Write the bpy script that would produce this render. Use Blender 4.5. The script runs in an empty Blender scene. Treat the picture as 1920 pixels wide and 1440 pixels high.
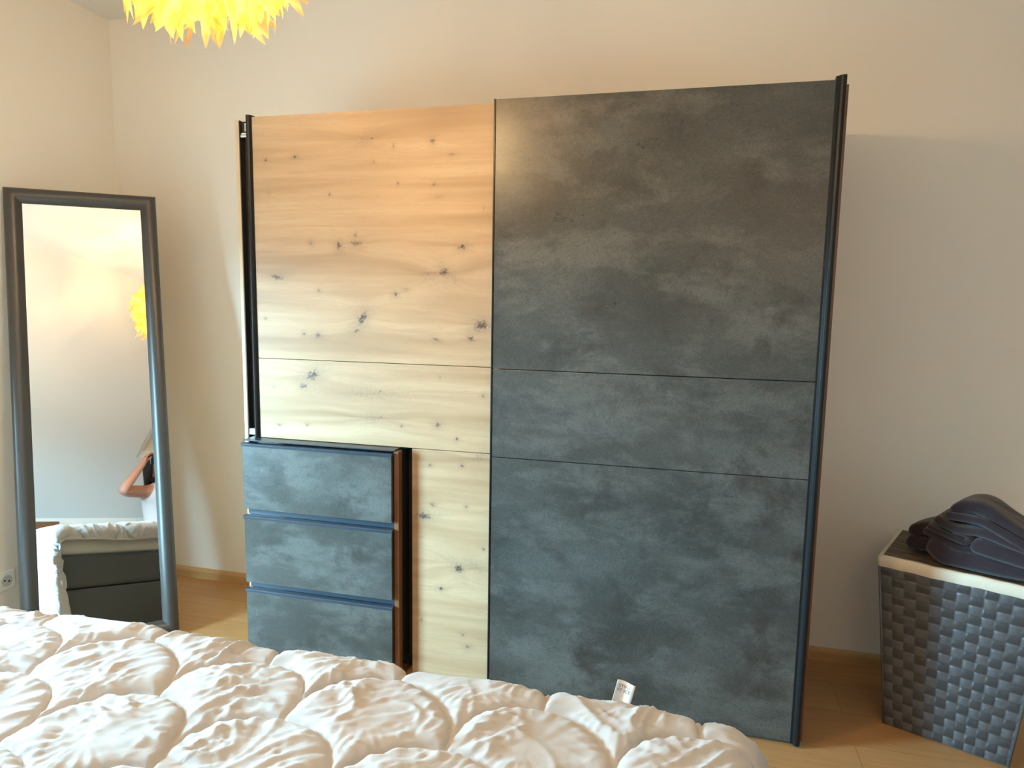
import bpy, bmesh, math, random
import numpy as np
from math import sin, cos, pi, radians, sqrt
from mathutils import Vector, Matrix

random.seed(7)
SC = bpy.context.scene
COL = SC.collection

# ------------------------------------------------------------------ camera
FPX, YAW, PITCH, ROLL = 1287.8, radians(14.1325), radians(6.9383), radians(0.9199)
CAMLOC = Vector((0.0, -2.898, 1.44))
_f = Vector((-sin(YAW) * cos(PITCH), cos(YAW) * cos(PITCH), -sin(PITCH)))
_r0 = Vector((cos(YAW), sin(YAW), 0)); _u0 = _r0.cross(_f)
CR = _r0 * cos(ROLL) + _u0 * sin(ROLL); CU = -_r0 * sin(ROLL) + _u0 * cos(ROLL); CF = _f
cam_data = bpy.data.cameras.new('camera')
cam = bpy.data.objects.new('camera', cam_data); COL.objects.link(cam)
cam_data.sensor_fit = 'HORIZONTAL'; cam_data.sensor_width = 36.0; cam_data.lens = FPX * 36.0 / 1920.0
cam_data.clip_start = 0.02; cam_data.clip_end = 60
m = Matrix((CR, CU, -CF)).transposed().to_4x4(); m.translation = CAMLOC
cam.matrix_world = m
SC.camera = cam

SKY, GROUND, FILL, BULB = 225.0, 0.10, 7, 112
# ------------------------------------------------------------------ world, light, exposure
w = bpy.data.worlds.new('world'); SC.world = w; w.use_nodes = True
_nt = w.node_tree; _bg = _nt.nodes['Background']; _bg.inputs[0].default_value = (0.40, 0.78, 1.0, 1)
_tc = _nt.nodes.new('ShaderNodeTexCoord'); _sp = _nt.nodes.new('ShaderNodeSeparateXYZ'); _mr = _nt.nodes.new('ShaderNodeMapRange')
_nt.links.new(_tc.outputs['Generated'], _sp.inputs[0]); _nt.links.new(_sp.outputs[2], _mr.inputs[0])     # bright sky above, dim ground below the horizon
_mr.inputs[1].default_value = -1; _mr.inputs[2].default_value = 1; _mr.inputs[3].default_value = 0; _mr.inputs[4].default_value = 1
_cr = _nt.nodes.new('ShaderNodeValToRGB'); _nt.links.new(_mr.outputs[0], _cr.inputs[0]); _el = _cr.color_ramp.elements
_el[0].position = .46; _el[0].color = (GROUND,) * 3 + (1,); _el[1].position = .50; _el[1].color = (1, 1, 1, 1)
_e = _el.new(.66); _e.color = (1, 1, 1, 1); _e = _el.new(.74); _e.color = (.30, .30, .30, 1)
_mu = _nt.nodes.new('ShaderNodeMath'); _mu.operation = 'MULTIPLY'; _mu.inputs[1].default_value = SKY
_nt.links.new(_cr.outputs[0], _mu.inputs[0]); _nt.links.new(_mu.outputs[0], _bg.inputs[1])
SC.view_settings.view_transform = 'Standard'; SC.view_settings.look = 'None'
SC.view_settings.gamma = 1.0; SC.view_settings.use_curve_mapping = False
SC.view_settings.exposure = -0.40
SC.cycles.use_denoising = True
SC.cycles.max_bounces = 10; SC.cycles.diffuse_bounces = 6; SC.cycles.glossy_bounces = 6
SC.cycles.transmission_bounces = 6; SC.cycles.transparent_max_bounces = 12
SC.cycles.sample_clamp_indirect = 6.0
SC.cycles.caustics_reflective = True

def area(name, loc, direction, sx, sy, power, color, spread=180):
    d = bpy.data.lights.new(name, 'AREA'); d.shape = 'RECTANGLE'; d.size = sx; d.size_y = sy
    d.energy = power; d.color = color; d.spread = radians(spread)
    o = bpy.data.objects.new(name, d); COL.objects.link(o)
    o.location = loc; o.rotation_euler = Vector(direction).to_track_quat('-Z', 'Y').to_euler()
    return o
XL, XR, ZC = -2.756, 2.35, 2.746
YC, YB = -2.33, -3.75            # ceiling ends at YC, then a roof slope falls to the knee wall at YB
ZK = 1.10                        # top of the knee wall
# daylight through the narrow balcony window in the left wall
_p = area('daylight_left_window', (XL - 0.01, -1.925, 0.96), (1, 0, 0), 0.65, 1.36, 1, (1, 1, 1)); _p.data.cycles.is_portal = True
# warm fill light, added at a made-up roof window behind the photographer
area('fill_roof_window', (0.62, -2.98, 1.93), (-0.10, 0.80, -0.55), 0.8, 0.9, FILL, (1.0, 0.70, 0.44), 180)
# ------------------------------------------------------------------ helpers
def tag(o, label=None, cat=None, group=None, kind=None):
    if label: o['label'] = label
    if cat: o['category'] = cat
    if group: o['group'] = group
    if kind: o['kind'] = kind
    return o
def empty(name, loc=(0, 0, 0), rz=0.0):
    o = bpy.data.objects.new(name, None); COL.objects.link(o)
    o.location = loc; o.rotation_euler = (0, 0, rz); o.empty_display_size = 0.05
    return o
def link(name, me, mat=None, parent=None, smooth=False):
    o = bpy.data.objects.new(name, me); COL.objects.link(o)
    if mat and not me.materials: me.materials.append(mat)
    if smooth: me.polygons.foreach_set('use_smooth', [True] * len(me.polygons))
    if parent: o.parent = parent
    return o
def bmobj(name, bm, mat=None, parent=None, smooth=False, bevel=0.0, seg=2):
    if bevel:
        bmesh.ops.bevel(bm, geom=[e for e in bm.edges], offset=bevel, segments=seg, affect='EDGES', profile=0.5)
    bmesh.ops.recalc_face_normals(bm, faces=bm.faces)
    me = bpy.data.meshes.new(name); bm.to_mesh(me); bm.free()
    return link(name, me, mat, parent, smooth)
def addbox(bm, x0, x1, y0, y1, z0, z1):
    vs = [bm.verts.new(p) for p in ((x0,y0,z0),(x1,y0,z0),(x1,y1,z0),(x0,y1,z0),(x0,y0,z1),(x1,y0,z1),(x1,y1,z1),(x0,y1,z1))]
    for f in ((0,3,2,1),(4,5,6,7),(0,1,5,4),(1,2,6,5),(2,3,7,6),(3,0,4,7)): bm.faces.new([vs[i] for i in f])
def box(name, x0, x1, y0, y1, z0, z1, mat, parent=None, bevel=0.0015):
    bm = bmesh.new(); addbox(bm, x0, x1, y0, y1, z0, z1)
    return bmobj(name, bm, mat, parent, bevel=bevel)
def gridmesh(name, P, mat=None, parent=None, smooth=True, closed_u=False):
    """P: (n,m,3) array of points."""
    n, m_ = P.shape[:2]
    idx = np.arange(n * m_).reshape(n, m_)
    if closed_u: idx = np.vstack([idx, idx[:1]])
    q = np.stack([idx[:-1, :-1], idx[1:, :-1], idx[1:, 1:], idx[:-1, 1:]], -1).reshape(-1, 4)
    me = bpy.data.meshes.new(name); me.from_pydata(P.reshape(-1, 3).tolist(), [], q.tolist()); me.update()
    return link(name, me, mat, parent, smooth)
def prism(bm, pts, y0, y1, axis='y'):
    """extrude closed outline pts (a,b) between two depths"""
    def mk(a, b, d): return {'y': (a, d, b), 'x': (d, a, b), 'z': (a, b, d)}[axis]
    A = [bm.verts.new(mk(a, b, y0)) for a, b in pts]; B = [bm.verts.new(mk(a, b, y1)) for a, b in pts]
    n = len(pts); bm.faces.new(A); bm.faces.new(B[::-1])
    for i in range(n): bm.faces.new((A[i], A[(i+1) % n], B[(i+1) % n], B[i]))
def tube(bm, pts, r, n=10, cap=True):
    pts = [Vector(p) for p in pts]; rings = []
    rr = r if isinstance(r, (list, tuple)) else [r] * len(pts)
    for i, p in enumerate(pts):
        t = (pts[min(i+1, len(pts)-1)] - pts[max(i-1, 0)]).normalized()
        a = t.orthogonal().normalized() if i == 0 else (pa - t * pa.dot(t)).normalized()
        pa = a; b = t.cross(a)
        rings.append([bm.verts.new(p + (a * cos(2*pi*k/n) + b * sin(2*pi*k/n)) * rr[i]) for k in range(n)])
    for A, B in zip(rings, rings[1:]):
        for k in range(n): bm.faces.new((A[k], A[(k+1) % n], B[(k+1) % n], B[k]))
    if cap: bm.faces.new(rings[0][::-1]); bm.faces.new(rings[-1])

# 2-D gradient noise in numpy
def pn(x, y, seed=0):
    rng = np.random.RandomState(seed); perm = rng.permutation(256); ang = rng.rand(256) * 2 * pi
    xi = np.floor(x).astype(int); yi = np.floor(y).astype(int); xf = x - xi; yf = y - yi
    def g(ix, iy, dx, dy):
        h = ang[perm[(perm[ix & 255] + iy) & 255]]; return np.cos(h) * dx + np.sin(h) * dy
    u = xf * xf * xf * (xf * (xf * 6 - 15) + 10); v = yf * yf * yf * (yf * (yf * 6 - 15) + 10)
    a = g(xi, yi, xf, yf); b = g(xi + 1, yi, xf - 1, yf); c_ = g(xi, yi + 1, xf, yf - 1); d = g(xi + 1, yi + 1, xf - 1, yf - 1)
    return 1.5 * ((a * (1 - u) + b * u) * (1 - v) + (c_ * (1 - u) + d * u) * v)
def fbm(x, y, seed=0, o=3):
    s = 0; a = 1.0
    for i in range(o): s = s + a * pn(x * 2**i, y * 2**i, seed + i); a *= 0.5
    return s

# ------------------------------------------------------------------ materials
def mat(name, color=(.8,.8,.8), rough=.5, metal=0.0, spec=.5, **kw):
    m = bpy.data.materials.new(name); m.use_nodes = True
    b = m.node_tree.nodes['Principled BSDF']
    b.inputs['Base Color'].default_value = (*color, 1); b.inputs['Roughness'].default_value = rough
    b.inputs['Metallic'].default_value = metal; b.inputs['Specular IOR Level'].default_value = spec
    for k, v in kw.items(): b.inputs[k.replace('_', ' ')].default_value = v
    return m
class NT:
    def __init__(s, m): s.t = m.node_tree; s.b = s.t.nodes['Principled BSDF']
    def n(s, typ, **kw):
        x = s.t.nodes.new(typ)
        for k, v in kw.items():
            if k.startswith('i_'):
                k2 = k[2:]; x.inputs[int(k2) if k2.isdigit() else k2.replace('_', ' ')].default_value = v
            else: setattr(x, k, v)
        return x
    def l(s, a, b): s.t.links.new(a, b)
    def coord(s, scale=(1,1,1), src='Object', rot=(0,0,0)):
        tc = s.n('ShaderNodeTexCoord'); mp = s.n('ShaderNodeMapping'); mp.inputs['Scale'].default_value = scale; mp.inputs['Rotation'].default_value = rot
        s.l(tc.outputs[src], mp.inputs['Vector']); return mp.outputs[0]
    def noise(s, vec, scale, detail=4, rough=.5, dist=0.0):
        x = s.n('ShaderNodeTexNoise'); x.inputs['Scale'].default_value = scale; x.inputs['Detail'].default_value = detail
        x.inputs['Roughness'].default_value = rough; x.inputs['Distortion'].default_value = dist; s.l(vec, x.inputs['Vector']); return x.outputs['Fac']
    def ramp(s, fac, stops):
        x = s.n('ShaderNodeValToRGB'); e = x.color_ramp.elements
        while len(e) < len(stops): e.new(0.5)
        for k, (p, c) in enumerate(stops): e[k].position = p; e[k].color = (*c, 1) if len(c) == 3 else c
        s.l(fac, x.inputs[0]); return x.outputs[0]
    def mix(s, fac, a, b, mode='MIX'):
        x = s.n('ShaderNodeMix', data_type='RGBA', blend_type=mode)
        for inp, v in ((x.inputs[0], fac), (x.inputs[6], a), (x.inputs[7], b)):
            if isinstance(v, (int, float)): inp.default_value = v
            elif isinstance(v, tuple): inp.default_value = (*v, 1)
            else: s.l(v, inp)
        return x.outputs[2]
    def bump(s, h, strength=.2, dist=.01):
        x = s.n('ShaderNodeBump'); x.inputs['Strength'].default_value = strength; x.inputs['Distance'].default_value = dist
        s.l(h, x.inputs['Height']); s.l(x.outputs[0], s.b.inputs['Normal'])
    def base(s, c): s.l(c, s.b.inputs['Base Color'])

def mk_wall(name, col):
    m = mat(name, col, .9, spec=.2); t = NT(m); v = t.coord()
    f = t.noise(v, 60, 6, .6); f2 = t.noise(v, 1.2, 3)
    t.base(t.mix(f2, tuple(c * .97 for c in col), tuple(min(1, c * 1.02) for c in col)))
    t.bump(f, .12, .004); return m
M_WALL = mk_wall('white_plaster', (.845, .79, .72))
M_CEIL = mk_wall('ceiling_paint', (.78, .765, .74))

def mk_floor():
    m = mat('beech_laminate', (.6, .4, .2), .38); t = NT(m)
    v = t.coord((1, 1, 1))
    br = t.n('ShaderNodeTexBrick', offset=.5, i_Scale=1.0); br.inputs['Brick Width'].default_value = 1.2; br.inputs['Row Height'].default_value = .19
    br.inputs['Mortar Size'].default_value = .0012; br.inputs['Color1'].default_value = (.45, .235, .090, 1); br.inputs['Color2'].default_value = (.50, .275, .115, 1); br.inputs['Mortar'].default_value = (.30, .15, .055, 1)
    t.l(v, br.inputs['Vector'])
    g = t.noise(t.coord((1.5, 22, 1)), 3, 6, .6, .4)
    c = t.mix(t.ramp(g, [(.3, (0, 0, 0)), (.7, (1, 1, 1))]), (.82, .80, .78), (1, 1, 1))
    t.base(t.mix(1.0, br.outputs['Color'], c, 'MULTIPLY')); return m
M_FLOOR = mk_floor()

def mk_wood(name, c1, c2, rough=.45, scale=(2, 2, 30)):
    m = mat(name, c1, rough); t = NT(m)
    g = t.noise(t.coord(scale), 2, 6, .6, .6); t.base(t.mix(g, c1, c2)); return m
M_SKIRT = mk_wood('honey_wood', (.46, .26, .10), (.58, .36, .16), .4, (2, 2, 40))
M_BROWN = mk_wood('brown_edge', (.14, .055, .022), (.24, .10, .045), .35, (40, 40, 2))
M_OAKEDGE = mk_wood('oak_edge', (.50, .35, .20), (.64, .48, .30), .5, (40, 40, 2))

def mk_oak():
    m = mat('knotty_oak_decor', (.6, .4, .2), .46, spec=.35); t = NT(m)
    tc = t.n('ShaderNodeTexCoord'); at = t.n('ShaderNodeAttribute', attribute_name='grainwarp'); kn = t.n('ShaderNodeAttribute', attribute_name='knot')
    sp = t.n('ShaderNodeSeparateXYZ'); t.l(tc.outputs['Object'], sp.inputs[0])
    ad = t.n('ShaderNodeMath', operation='ADD'); t.l(sp.outputs[2], ad.inputs[0]); t.l(at.outputs['Fac'], ad.inputs[1])
    cb = t.n('ShaderNodeCombineXYZ'); t.l(sp.outputs[0], cb.inputs[0]); t.l(sp.outputs[1], cb.inputs[1]); t.l(ad.outputs[0], cb.inputs[2])
    def mp(s):
        x = t.n('ShaderNodeMapping'); x.inputs['Scale'].default_value = s; t.l(cb.outputs[0], x.inputs['Vector']); return x.outputs[0]
    big = t.noise(mp((.6, 1, 9)), 1.6, 3, .5, .15)
    mid = t.noise(mp((.9, 1, 26)), 1.5, 4, .6, .12)
    fine = t.noise(mp((9, 1, 160)), 2, 4, .6)
    speck = t.noise(mp((60, 1, 160)), 3, 3, .6)
    c = t.ramp(big, [(.30, (.345, .215, .115)), (.5, (.470, .320, .190)), (.72, (.54, .39, .245))])
    c = t.mix(t.ramp(mid, [(.26, (.6,)*3), (.52, (0, 0, 0))]), c, (.39, .25, .14))
    c = t.mix(t.ramp(fine, [(.28, (.30,)*3), (.5, (0, 0, 0))]), c, (.34, .22, .125))
    c = t.mix(t.ramp(speck, [(.26, (.5,)*3), (.36, (0, 0, 0))]), c, (.27, .16, .09))
    c = t.mix(kn.outputs['Fac'], c, (.040, .026, .030))
    t.base(c); t.bump(fine, .08, .002); return m
M_OAK = mk_oak()

def mk_concrete():
    m = mat('dark_concrete_decor', (.1, .1, .1), .3, spec=.42); t = NT(m)
    a = t.noise(t.coord((1.1, 1, 2.2)), 1.6, 5, .55, .2)
    b = t.noise(t.coord((1.6, 1, 3.6)), 2.4, 9, .66, .15)
    cc = t.noise(t.coord((30, 1, 45)), 4, 4, .7)
    d = t.noise(t.coord((1, 1, 1)), 5.0, 9, .72, .2)
    c = t.ramp(a, [(.25, (.032, .033, .031)), (.5, (.064, .066, .062)), (.75, (.108, .112, .107))])
    c = t.mix(t.ramp(b, [(.47, (0, 0, 0)), (.62, (.55,)*3)]), c, (.145, .146, .138))
    c = t.mix(t.ramp(d, [(.34, (.8,)*3), (.48, (0, 0, 0))]), c, (.036, .033, .030))
    c = t.mix(t.ramp(cc, [(.30, (.55,)*3), (.45, (0, 0, 0))]), c, (.026, .025, .023))
    gr = t.noise(t.coord((1, 1, 1)), 260, 3, .7); c = t.mix(t.ramp(gr, [(.35, (.35,)*3), (.55, (0, 0, 0))]), c, (.024, .023, .021)); c = t.mix(t.ramp(gr, [(.58, (0, 0, 0)), (.74, (.35,)*3)]), c, (.17, .17, .16))
    t.base(c); t.l(t.ramp(b, [(.3, (.27,)*3), (.7, (.38,)*3)]), t.b.inputs['Roughness']); t.bump(cc, .05, .001); return m
M_CONC = mk_concrete()
M_BLACK = mat('black_lacquer', (.010, .011, .012), .34, spec=.25)
M_DARKIN = mat('dark_carcass', (.020, .018, .016), .5)
M_GRAPH = mat('graphite_blue_profile', (.030, .042, .060), .30)
M_METAL = mat('zinc_metal', (.75, .78, .80), .35, 1.0)
M_WHITEP = mat('white_plastic', (.85, .86, .85), .4)
M_GLASS_MIRROR = mat('silvered_mirror', (.95, .96, .95), .015, 1.0)
def mk_frame():
    m = mat('dark_painted_frame', (.050, .048, .050), .36, spec=.6); t = NT(m)
    g = t.noise(t.coord((60, 60, 4)), 3, 5, .6); t.base(t.mix(g, (.036, .032, .031), (.058, .050, .046))); t.bump(g, .1, .002); return m
M_FRAME = mk_frame()
def mk_cloth(name, col, rough=.9, sc=900, st=.15, sheen=.2):
    m = mat(name, col, rough, spec=.2); t = NT(m); g = t.noise(t.coord(), sc, 2, .5)
    t.b.inputs['Sheen Weight'].default_value = sheen
    f = t.noise(t.coord(), 6, 4, .6); t.base(t.mix(f, tuple(c * .93 for c in col), tuple(min(1, c * 1.05) for c in col)))
    t.bump(g, st, .001); return m
M_DUVET = mk_cloth('white_cotton', (.475, .455, .45), .75, 700, .15, .15)
M_BOX = mk_cloth('charcoal_upholstery', (.085, .088, .090), .85, 500, .3)
M_SHEET = mk_cloth('beige_sheet', (.52, .50, .45), .9)
def mk_towel():
    m = mat('dark_terry', (.05, .035, .045), .95, spec=.15); t = NT(m)
    g = t.noise(t.coord(), 420, 3, .7); f = t.noise(t.coord(), 12, 4, .6)
    t.base(t.mix(f, (.024, .016, .020), (.050, .038, .048))); t.b.inputs['Sheen Weight'].default_value = .35; t.b.inputs['Sheen Roughness'].default_value = .4
    t.bump(g, .7, .004); return m
M_TOWEL = mk_towel()
def mk_weave():
    m = mat('woven_grey_strap', (.12, .12, .13), .33, spec=.6); t = NT(m)
    g = t.noise(t.coord((1, 1, 1)), 45, 4, .6); t.base(t.mix(g, (.085, .080, .080), (.145, .140, .140)))
    at = t.n('ShaderNodeAttribute', attribute_name='upright'); t.base(t.mix(at.outputs['Fac'], t.mix(g, (.070, .068, .072), (.125, .124, .134)), (.052, .050, .053)))
    t.bump(t.noise(t.coord((1, 1, 1)), 300, 3, .6), .1, .001); return m
M_WEAVE = mk_weave()
M_RIM = mk_cloth('cream_lining', (.70, .62, .50), .85, 400, .4)
def mk_lid():
    m = mat('brown_wicker_lid', (.10, .07, .05), .6); t = NT(m)
    w1 = t.n('ShaderNodeTexWave', wave_type='BANDS', bands_direction='X', i_Scale=28.0, i_Distortion=4.0); t.l(t.coord(), w1.inputs['Vector'])
    g = t.noise(t.coord((4, 60, 1)), 3, 5, .7, 1.0)
    t.base(t.ramp(g, [(.38, (.030, .020, .015)), (.52, (.12, .085, .055)), (.66, (.34, .26, .17))])); t.bump(g, .6, .006); return m
M_LID = mk_lid()
M_SKIN = mat('skin', (.44, .20, .13), .5, Subsurface_Weight=.1)
M_SHIRT = mk_cloth('pale_rose_cotton', (.52, .43, .41))
M_TROUSER = mk_cloth('navy_cotton', (.05, .06, .09))
M_HAIR = mat('dark_brown_hair', (.016, .009, .006), .7, spec=.2)
M_LIPS = mat('lips', (.42, .13, .11), .4)
M_EYE = mat('eye_white', (.8, .8, .78), .2)
M_PHONE = mat('phone_black', (.015, .015, .018), .2)
def mk_feather():
    m = bpy.data.materials.new('yellow_feather'); m.use_nodes = True; t = m.node_tree; t.nodes.clear()
    out = t.nodes.new('ShaderNodeOutputMaterial'); tc = t.nodes.new('ShaderNodeTexCoord'); no = t.nodes.new('ShaderNodeTexNoise'); no.inputs['Scale'].default_value = 14; no.inputs['Detail'].default_value = 5
    t.links.new(tc.outputs['Object'], no.inputs['Vector'])
    cr = t.nodes.new('ShaderNodeValToRGB'); cr.color_ramp.elements[0].position = .35; cr.color_ramp.elements[0].color = (.50, .26, .05, 1)
    cr.color_ramp.elements[1].position = .62; cr.color_ramp.elements[1].color = (.66, .46, .12, 1); t.links.new(no.outputs['Fac'], cr.inputs[0])
    d = t.nodes.new('ShaderNodeBsdfDiffuse'); tr = t.nodes.new('ShaderNodeBsdfTranslucent'); em = t.nodes.new('ShaderNodeEmission'); em.inputs['Strength'].default_value = FEATHER_GLOW
    mx = t.nodes.new('ShaderNodeMixShader'); mx.inputs[0].default_value = .6; ad = t.nodes.new('ShaderNodeAddShader')
    for x in (d, tr, em): t.links.new(cr.outputs[0], x.inputs['Color'])
    t.links.new(d.outputs[0], mx.inputs[1]); t.links.new(tr.outputs[0], mx.inputs[2]); t.links.new(mx.outputs[0], ad.inputs[0]); t.links.new(em.outputs[0], ad.inputs[1]); tp = t.nodes.new('ShaderNodeBsdfTransparent'); m2 = t.nodes.new('ShaderNodeMixShader'); m2.inputs[0].default_value = .65; t.links.new(tp.outputs[0], m2.inputs[1]); t.links.new(ad.outputs[0], m2.inputs[2]); t.links.new(m2.outputs[0], out.inputs[0])
    return m
FEATHER_GLOW = 0.15
M_FEATHER = mk_feather()

# ------------------------------------------------------------------ room
def struct(o): o['kind'] = 'structure'; return o
T = 0.12
struct(box('floor', XL - T, XR + T, YB - T, T, -0.1, 0, M_FLOOR, bevel=0))
struct(box('ceiling', XL - T, XR + T, YC, T, ZC, ZC + .1, M_CEIL, bevel=0))
struct(box('wall_back', XL - T, XR + T, 0, T, 0, ZC, M_WALL, bevel=0))
struct(box('wall_right', XR, XR + T, YB - T, T, 0, ZC, M_WALL, bevel=0))
struct(box('wall_front', XL - T, XR + T, YB - T, YB, 0, ZK, M_WALL, bevel=0))
WY0, WY1, WZ0, WZ1 = -2.25, -1.60, 0.28, 1.64          # left window opening
bm = bmesh.new()
addbox(bm, XL - T, XL, YB - T, WY0, 0, ZC); addbox(bm, XL - T, XL, WY1, T, 0, ZC)
addbox(bm, XL - T, XL, WY0, WY1, 0, WZ0); addbox(bm, XL - T, XL, WY0, WY1, WZ1, ZC)
struct(bmobj('wall_left', bm, M_WALL))
# roof slope with an opening for the added window, as a slab in the slope's own plane
L_ = sqrt((YC - YB) ** 2 + (ZC - ZK) ** 2); sd = Vector((0, (YB - YC) / L_, (ZK - ZC) / L_)); sn = Vector((0, sd.z, -sd.y))
if sn.z < 0: sn = -sn
S0 = Vector((0, YC, ZC))
def slab(bm, x0, x1, s0, s1, t0=0.0, t1=0.1):
    vs = [bm.verts.new(S0 + sd * s + sn * t + Vector((x, 0, 0))) for s, t in ((s0, t0), (s1, t0), (s1, t1), (s0, t1)) for x in (x0, x1)]
    for f in ((0,1,3,2),(2,3,5,4),(4,5,7,6),(6,7,1,0),(0,2,4,6),(1,7,5,3)): bm.faces.new([vs[i] for i in f])
RX0, RX1, RS0, RS1 = .15, 1.1, .55, 1.55
bm = bmesh.new(); slab(bm, XL - T, RX0, -.02, L_ + .02); slab(bm, RX1, XR + T, -.02, L_ + .02); slab(bm, RX0, RX1, -.02, RS0); slab(bm, RX0, RX1, RS1, L_ + .02)
struct(bmobj('wall_slope', bm, M_CEIL))
M_PANE = mat('window_glass', (1, 1, 1), .02, Transmission_Weight=1.0, IOR=1.45)
wn = struct(empty('window_1', (XL - .06, (WY0 + WY1) / 2, WZ0)))
def loc(o, parent): o.parent = parent; o.matrix_parent_inverse = parent.matrix_world.inverted(); return o
bpy.context.view_layer.update()
bm = bmesh.new()
for a in ((WY0, WY0 + .04, WZ0, WZ1), (WY1 - .04, WY1, WZ0, WZ1), (WY0 + .04, WY1 - .04, WZ0, WZ0 + .05), (WY0 + .04, WY1 - .04, WZ1 - .05, WZ1)): addbox(bm, XL - .09, XL - .03, a[0], a[1], a[2], a[3])
loc(bmobj('window_frame', bm, M_WHITEP), wn)
wr = struct(empty('added_window_2', S0 + sd * RS0 + Vector((.62, 0, 0)))); bpy.context.view_layer.update()  # unseen roof window, added to go with the warm fill light
bm = bmesh.new()
for a in ((RX0, RX0 + .05, RS0, RS1), (RX1 - .05, RX1, RS0, RS1), (RX0 + .05, RX1 - .05, RS0, RS0 + .05), (RX0 + .05, RX1 - .05, RS1 - .05, RS1)): slab(bm, a[0], a[1], a[2], a[3], .02, .08)
loc(bmobj('window_frame', bm, M_WHITEP), wr)
M_BLIND = mat('added_blind_cream', (.8, .72, .58), .9)  # blind of the added roof window
bm = bmesh.new(); slab(bm, RX0 + .05, RX1 - .05, RS0 + .05, RS1 - .05, .05, .056); loc(bmobj('added_window_blind', bm, M_BLIND), wr)
# skirting boards: rounded top edge
def skirting(name, p0, p1, nrm):
    prof = [(0, 0), (.016, 0), (.016, .036), (.013, .045), (.006, .051), (0, .052)]
    bm = bmesh.new(); p0 = Vector(p0); p1 = Vector(p1); n = Vector(nrm)
    A = [bm.verts.new(p0 + n * a + Vector((0, 0, b))) for a, b in prof]; B = [bm.verts.new(p1 + n * a + Vector((0, 0, b))) for a, b in prof]
    k = len(prof); bm.faces.new(A); bm.faces.new(B[::-1])
    for i in range(k): bm.faces.new((A[i], A[(i+1) % k], B[(i+1) % k], B[i]))
    return struct(bmobj(name, bm, M_SKIRT))
skirting('baseboard_back', (XL, 0, 0), (XR, 0, 0), (0, -1, 0))
skirting('baseboard_left', (XL, -.016, 0), (XL, YB, 0), (1, 0, 0))
skirting('baseboard_right', (XR, -.016, 0), (XR, YB, 0), (-1, 0, 0))
# narrow dark wooden ledge on top of the knee wall, seen in the mirror
struct(box('trim_1', XL, -.35, YB, YB + .10, ZK - .12, ZK - .045, M_BROWN))

# wall socket
sk = empty('wall_socket', (XL, -.758, .185)); tag(sk, 'white double wall socket low on the left wall beside the mirror', 'socket')
def local(o, parent, off=None): o.parent = parent; return o
local(box('cover_plate', 0, .011, -.082, .082, 0, .082, M_WHITEP, bevel=.004), sk)
for yy in (-.041, .041):
    bm = bmesh.new(); tube(bm, [(.0105, yy, .041), (.014, yy, .041)], .024, 28); si = bmobj('socket_insert', bm, mat('socket_grey', (.55, .55, .53), .4), sk)
    for dy, dz in ((-.0095, .004), (.0095, -.004)):
        bm = bmesh.new(); tube(bm, [(.0136, yy + dy, .041 + dz), (.0146, yy + dy, .041 + dz)], .0042, 14); bmobj('socket_hole', bm, M_BLACK, si)
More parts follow.
